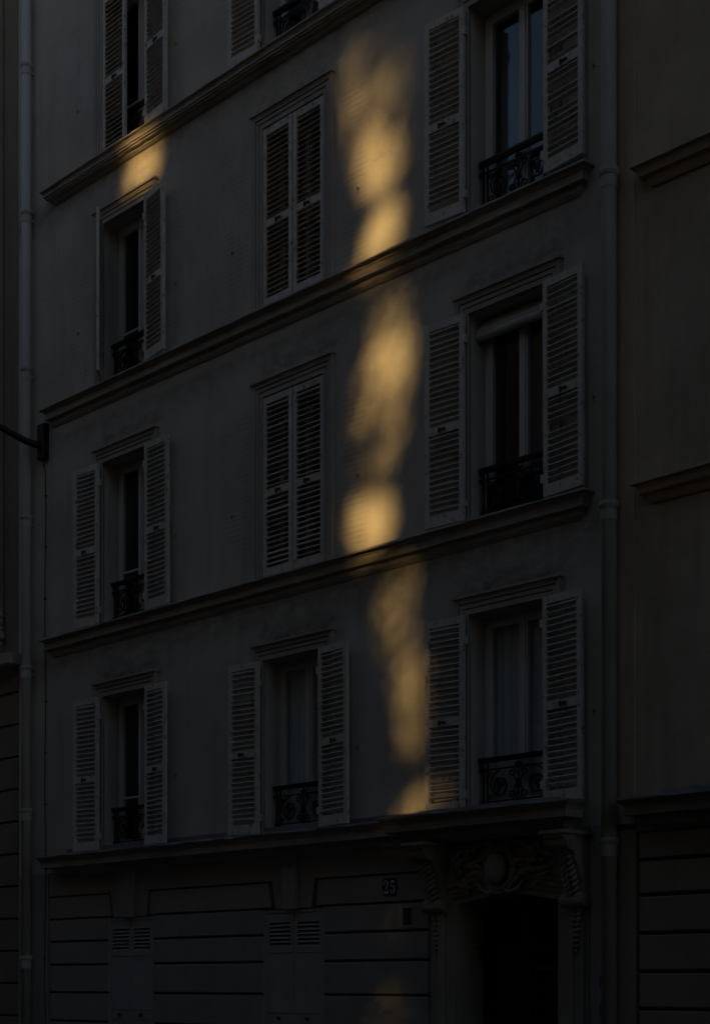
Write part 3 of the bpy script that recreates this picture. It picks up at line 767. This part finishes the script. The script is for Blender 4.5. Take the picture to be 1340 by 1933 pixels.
# ------------------------------------------------------------------ window dressings
def curtain(name, x0, x1, z0, z1, y, mat, label, amp=.02, wl=.11):
    mb = MB(); n = int((x1-x0)/.012); o = 0
    for i in range(n+1):
        x = x0+(x1-x0)*i/n
        yy = y+amp*math.sin(2*math.pi*x/wl+.6*math.sin(9*x)); mb.v += [(x, yy, z0), (x, yy+.004, z1)]
    mb.f = [(2*i, 2*i+2, 2*i+3, 2*i+1) for i in range(n)]
    return tag(obj(name, mb, mat, None, True), label, 'curtain')
aR, bR = COLS['R']; aM, bM = COLS['M']; aL, bL = COLS['L']
curtain('curtain', aR+.05, bR-.05, SILL[1]+.05, HEAD[1]-.05, .325, 'curtain', 'pale sheer curtain behind the window over the doorway')
curtain('curtain', aM+.05, bM-.05, SILL[1]+.05, HEAD[1]-.05, .325, 'curtain', 'pale sheer curtain behind the window over the number plate and keystone')
curtain('curtain', aR+.05, aR+.42, SILL[3]+.05, HEAD[3]-.05, .42, 'curtain_dark', 'dark drawn back curtain in the upper window reflecting blue sky')
curtain('curtain', aR+.30, bR-.05, SILL[2]+.05, HEAD[2]-.05, .44, 'curtain_dark', 'dark curtain behind the window with the rolled awning')
rb = thing('rolled_awning', (-10.3, .15, 8.17), 'white rolled fabric awning across the top of a window above the railing', 'awning')
obj('roll', MB().tube([(-10.79, .13, 8.20), (-9.81, .13, 8.20)], .048, 16), 'fabric', rb, True)
obj('hood', MB().prism_x([(.088, 8.235), (.20, 8.38), (.225, 8.375), (.225, 8.23), (.17, 8.22)], -10.77, -9.83), 'fabric', rb)
sc_ = obj('balcony_screen', MB().box(aR+.06, bR-.06, .20, .206, SILL[2]+.04, SILL[2]+.42), 'screen')
tag(sc_, 'dark cloth screen tied behind the railing under the rolled awning', 'screen')

# ------------------------------------------------------------------ the other side of the street (behind the camera): houses, and an added gap that lets the sun through
YF = -13.5; tanaz = math.tan(SUN_AZ)
def fx(X, y): return X-y*tanaz                       # carry a facade x along the sun's bearing to depth y
def opposite(name, x0, x1, h, label, skew0=False, skew1=False, depth=11):
    yb = YF-depth
    bx0 = x0+(depth*tanaz if skew0 else 0); bx1 = x1+(depth*tanaz if skew1 else 0)
    t = thing(name, ((x0+x1)/2, YF, 0), label, 'building')
    m_ = MB().add([(x0,YF,-.05),(x1,YF,-.05),(bx1,yb,-.05),(bx0,yb,-.05),(x0,YF,h),(x1,YF,h),(bx1,yb,h),(bx0,yb,h)], [(0,3,2,1),(0,1,5,4),(1,2,6,5),(2,3,7,6),(3,0,4,7),(4,5,6,7)])
    obj('wall', m_, 'opp', t)
    i_ = .9
    rf = MB().add([(x0+.1,YF-.1,h+.004),(x1-.1,YF-.1,h+.004),(bx1-.1,yb+.1,h+.004),(bx0+.1,yb+.1,h+.004),(x0+.3,YF-1.1,h+1.6),(x1-.3,YF-1.1,h+1.6),(bx1-.3,yb+1.1,h+1.6),(bx0+.3,yb+1.1,h+1.6)], [(0,1,5,4),(1,2,6,5),(2,3,7,6),(3,0,4,7),(4,5,6,7)])
    obj('roof', rf, 'slate', t)
    wm = make_mesh('window', MB().box(-.55, .55, 0, .04, 0, 1.9), 'window_paint'); pm = make_mesh('pane', MB().box(-.46, .46, .041, .05, .1, 1.8), 'screen')
    n = max(1, int((x1-x0)/2.6)); fl = int((h-1)/3.05)
    for f in range(fl):
        obj('string_course', MB().box(x0+.02, x1-.02, YF+.001, YF+.14, 3.2+f*3.05, 3.36+f*3.05), 'opp', t)
        for i in range(n):
            x = x0+(x1-x0)*(i+.5)/n
            if f*3.05+.9+1.9 > h: continue
            wo = child('window', wm, t, Vector((x, YF+.002, .9+f*3.05))-t.location); child('pane', pm, wo, (0, 0, 0))
    return t
G0, G1 = fx(-17.45, YF), fx(-10.95, YF)              # gap added between the two nearest houses to admit the sun
opposite('facing_house', G1, 40, 25.5, 'tall cream house across the street from the thick drainpipe', skew0=True)
opposite('facing_house', -17.2, G0, 21.5, 'cream house across the street with the added sun gap at its side', skew1=True)
opposite('facing_house', -34, -17.25, 16.2, 'low cream house across the street between two taller ones')
opposite('facing_house', -95, -34.05, 24.5, 'long tall cream house across the street from the brown limestone house')

gw = MB().prism_x([(YF-.35,-.05),(YF-.05,-.05),(YF-.05,3.6),(YF-.2,3.75),(YF-.35,3.6)], G0+.02, G1-.25)
tag(obj('sun_block_wall', gw, 'opp'), 'tall cream wall added across the street gap to block low sun', 'wall')  # unseen wall added to keep low sun off the street
ch = thing('sky_block_house', (5, -43, 0), 'low cream house added behind the gap across the street to block low sky light', 'building')  # unseen house added to close off bright low sky behind the gap
obj('wall', MB().box(-5, 16, -46, -40, -.05, 10.2), 'opp', ch)
obj('roof', MB().add([(-5.2,-39.8,10.204),(16.2,-39.8,10.204),(16.2,-46.2,10.204),(-5.2,-46.2,10.204),(-5.2,-43,11.4),(16.2,-43,11.4)], [(0,1,5,4),(2,3,4,5),(0,4,3),(1,2,5),(0,3,2,1)]), 'slate', ch)
# two unseen trees added to mask the sun; light passes only through their crown openings.
# each opening: share of the sun it lets through, and the outline of its light on the facade (x, z)
GAPS = [
 (0.38, [(-12.80,11.89),(-12.53,11.92),(-12.20,11.82),(-11.84,11.61),(-11.70,11.43),(-11.68,11.06),(-12.78,11.51)]),
 (0.60, [(-12.64,11.41),(-12.28,11.36),(-11.70,11.23),(-11.67,11.06),(-12.04,11.02),(-12.61,11.10)]),
 (0.35, [(-12.70,11.47),(-11.68,11.14),(-11.63,10.29),(-11.80,10.18),(-12.49,10.61),(-12.61,11.00)]),
 (0.55, [(-12.57,11.00),(-12.20,10.97),(-11.84,10.89),(-11.68,10.70),(-11.72,10.32),(-11.84,10.14),(-12.04,10.06),(-12.20,10.09),(-12.34,10.21),(-12.44,10.48)]),
 (0.92, [(-12.36,10.74),(-12.04,10.72),(-11.86,10.49),(-11.86,10.21),(-12.02,10.06),(-12.20,10.09),(-12.34,10.23),(-12.43,10.53)]),
 (0.30, [(-11.43,10.05),(-11.63,9.78),(-11.80,9.57),(-11.92,9.83),(-11.72,9.96)]),
 (1.00, [(-12.09,9.94),(-11.92,9.93),(-11.77,9.79),(-11.78,9.56),(-11.86,9.49),(-12.20,9.48),(-12.31,9.53),(-12.25,9.78)]),
 (0.15, [(-12.43,10.00),(-12.24,10.00),(-12.28,9.53),(-12.53,9.64)]),
 (0.75, [(-12.33,9.52),(-11.81,9.52),(-11.89,9.26),(-12.20,9.28),(-12.51,9.28)]),
 (0.28, [(-12.20,9.22),(-12.05,9.21),(-12.28,8.98),(-12.57,9.03)]),
 (0.50, [(-12.10,9.06),(-11.89,9.05),(-11.67,8.94),(-11.63,8.62),(-11.66,8.38),(-12.20,8.51),(-12.25,8.75)]),
 (0.90, [(-12.17,8.49),(-11.92,8.52),(-11.59,8.41),(-11.57,8.23),(-11.63,8.05),(-11.84,8.03),(-12.10,8.16),(-12.28,8.30)]),
 (0.48, [(-12.28,8.30),(-11.63,8.07),(-11.62,7.73),(-11.64,7.56),(-11.92,7.57),(-12.28,7.57),(-12.46,7.59),(-12.50,7.85),(-12.43,8.17)]),
 (0.68, [(-12.07,8.12),(-11.64,8.05),(-11.63,7.73),(-11.69,7.58),(-12.02,7.62),(-12.08,7.85)]),
 (0.42, [(-11.92,7.56),(-11.67,7.58),(-11.70,7.31),(-11.86,7.09),(-12.08,7.01),(-12.28,7.09),(-12.43,7.22),(-12.46,7.48),(-12.16,7.44)]),
 (0.62, [(-12.02,7.39),(-11.78,7.44),(-11.83,7.16),(-12.00,7.07),(-12.13,7.24)]),
 (1.00, [(-12.43,6.85),(-12.28,6.91),(-12.02,6.83),(-11.88,6.63),(-11.90,6.40),(-11.99,6.29),(-12.28,6.30),(-12.47,6.50),(-12.50,6.72)]),
 (0.20, [(-12.63,7.42),(-12.40,7.53),(-12.36,6.89),(-12.49,6.52),(-12.65,6.61)]),
 (0.45, [(-12.53,6.30),(-11.99,6.30),(-12.07,6.14),(-12.40,6.11)]),
 (0.50, [(-12.00,5.96),(-11.88,6.02),(-11.52,5.98),(-11.48,5.82),(-11.50,5.54),(-11.72,5.40),(-12.08,5.48),(-12.12,5.65),(-12.07,5.86)]),
 (0.42, [(-12.08,5.50),(-11.72,5.41),(-11.49,5.46),(-11.47,5.10),(-11.84,5.03),(-12.04,5.14),(-12.13,5.37)]),
 (0.58, [(-11.81,5.04),(-11.47,5.09),(-11.38,4.93),(-11.37,4.53),(-11.40,4.15),(-11.58,3.99),(-11.72,4.05),(-11.76,4.36),(-11.84,4.71)]),
 (0.75, [(-11.86,3.39),(-11.66,3.56),(-11.41,3.71),(-11.35,3.60),(-11.37,3.35)]),
 (0.35, [(-11.37,3.71),(-11.04,3.71),(-10.88,3.56),(-10.93,3.43),(-11.37,3.41)]),
 (0.30, [(-11.96,3.37),(-11.37,3.38),(-11.49,3.17),(-11.92,3.14)]),
 (0.30, [(-12.10,2.40),(-11.72,2.39),(-11.66,2.23),(-11.84,2.15),(-12.20,2.25)]),
 (0.17, [(-12.20,2.19),(-11.64,2.18),(-11.56,1.73),(-12.20,1.68)]),
 (0.30, [(-12.08,1.58),(-11.76,1.63),(-11.63,1.46),(-11.60,1.07),(-12.32,1.05),(-12.25,1.39)]),
 (1.00, [(-16.66,11.95),(-16.54,12.17),(-16.39,12.20),(-15.98,12.17),(-15.97,11.91),(-16.09,11.74),(-16.37,11.71),(-16.66,11.72)]),
 (0.55, [(-16.68,12.24),(-16.58,12.41),(-16.01,12.35),(-15.97,12.16),(-16.39,12.19),(-16.64,12.16)]),
 (0.20, [(-15.99,12.06),(-15.75,11.89),(-15.84,11.70),(-16.10,11.71)]),
 (0.45, [(-16.69,11.76),(-16.37,11.72),(-15.97,11.75),(-15.95,11.61),(-16.39,11.59)]),
]
import numpy as np
GS, GX, GZ = .03, -18.0, -2.6
gx, gz = np.meshgrid(GX+GS*np.arange(252), GZ+GS*np.arange(690), indexing='ij')
share = np.zeros_like(gx)
for s_, pl in GAPS:
    ins = np.zeros(gx.shape, bool); j = len(pl)-1
    for i in range(len(pl)):
        (xi, zi), (xj, zj) = pl[i], pl[j]; j = i
        if zi == zj: continue
        ins ^= ((zi > gz) != (zj > gz)) & (gx < (xj-xi)*(gz-zi)/(zj-zi)+xi)
    share = np.where(ins, np.maximum(share, s_**2.0), share)
ker = np.exp(-.5*(np.arange(-9, 10)*GS/.055)**2); ker /= ker.sum()      # blurs the light outlines, so leaf density gives the patches soft rims
for ax in (0, 1): share = np.apply_along_axis(lambda r: np.convolve(r, ker, 'same'), ax, share)
share = np.clip((share-.035)/.965, 0, 1).tolist()
def sun_share(x, z):
    i, j = int((x-GX)/GS+.5), int((z-GZ)/GS+.5)
    return share[i][j] if 0 <= i < 252 and 0 <= j < 690 else 0
TAU, TAU_C = 8.0, 11.0
def tree(x0, x1, xt, label, seed):
    rng = random.Random(seed); xm = (x0+x1)/2; g = rng.gauss
    base = Vector((fx(xt, -32.0), -32.0, -.05))
    t = thing('sun_mask_tree', base, label, 'tree', None)
    tr = MB()
    tr.tube([base, base+Vector((.1,0,6)), base+Vector((-.05,.1,13)), base+Vector((.05,0,20)), base+Vector((0,-.1,27))], [.42,.34,.25,.16,.05], 10)
    for k in range(9):
        q = k*2.4; z = 10+k*1.7
        tr.tube([base+Vector((0,0,z)), base+Vector((math.cos(q)*.2, math.sin(q)*.9, z+1.2)), base+Vector((math.cos(q)*.35, math.sin(q)*2.0, z+2.6))], [.12,.08,.03], 6)
    cr = MB()
    def put(x, z, k):
        p = Vector((x, 0, z))+S*rng.uniform(35, 43)
        u = Vector((g(0,1), g(0,1), g(0,1))).normalized(); v = u.cross(Vector((g(0,1), g(0,1), g(0,1)))).normalized()
        f = rng.uniform(.8, 1.2)*k; a, b = u*f, v*f*.7
        o = len(cr.v); cr.v.extend((p+a, p+b, p-a, p-b)); cr.f.append((o,o+1,o+2,o+3))
    # cells: full cells take large leaves, cells beside an opening small ones
    C = .2; nx = int((x1-x0)/C+.5); nz = int(19.5/C+.5)
    area = lambda k: 2*k*k*.7*.5*1.03
    for i in range(nx):
        for j in range(nz):
            cx_, cz_ = x0+(i+.5)*C, -2+(j+.5)*C
            near = max(sun_share(cx_+dx, cz_+dz) for dx in (-.3,-.15,0,.15,.3) for dz in (-.3,-.15,0,.15,.3))
            if near < .002:
                for _ in range(int(TAU_C*C*C/area(.17)+rng.random())): put(cx_+rng.uniform(-.1,.1), cz_+rng.uniform(-.1,.1), .17)
            else:
                K = .045; m = int(math.sqrt(TAU*C*C/area(K)))
                for _ in range(m*m):
                    x, z = cx_+C*((_ % m+rng.random())/m-.5), cz_+C*((_//m+rng.random())/m-.5); T_ = sun_share(x, z)
                    tau = 0 if T_ > .95 else min(TAU, -math.log(max(T_, 1e-4)))
                    if rng.random() < tau/TAU: put(x, z, K)
    obj('trunk', tr, 'bark', t, True)
    me_ = bpy.data.meshes.new('crown'); me_.from_pydata([tuple(Vector(q)-base) for q in cr.v], [], cr.f); me_.update(); me_.materials.append(M['leaf'])
    co = bpy.data.objects.new('crown', me_); col.objects.link(co); co.parent = t
    return t
tree(-17.6, -14.2, -14.9, 'dense unseen tree added to shape the sun, behind the gap across the street, next to the shorter cream house', 1)
tree(-14.2, -10.8, -13.5, 'dense unseen tree added to shape the sun, behind the gap across the street, next to the tall cream house', 2)
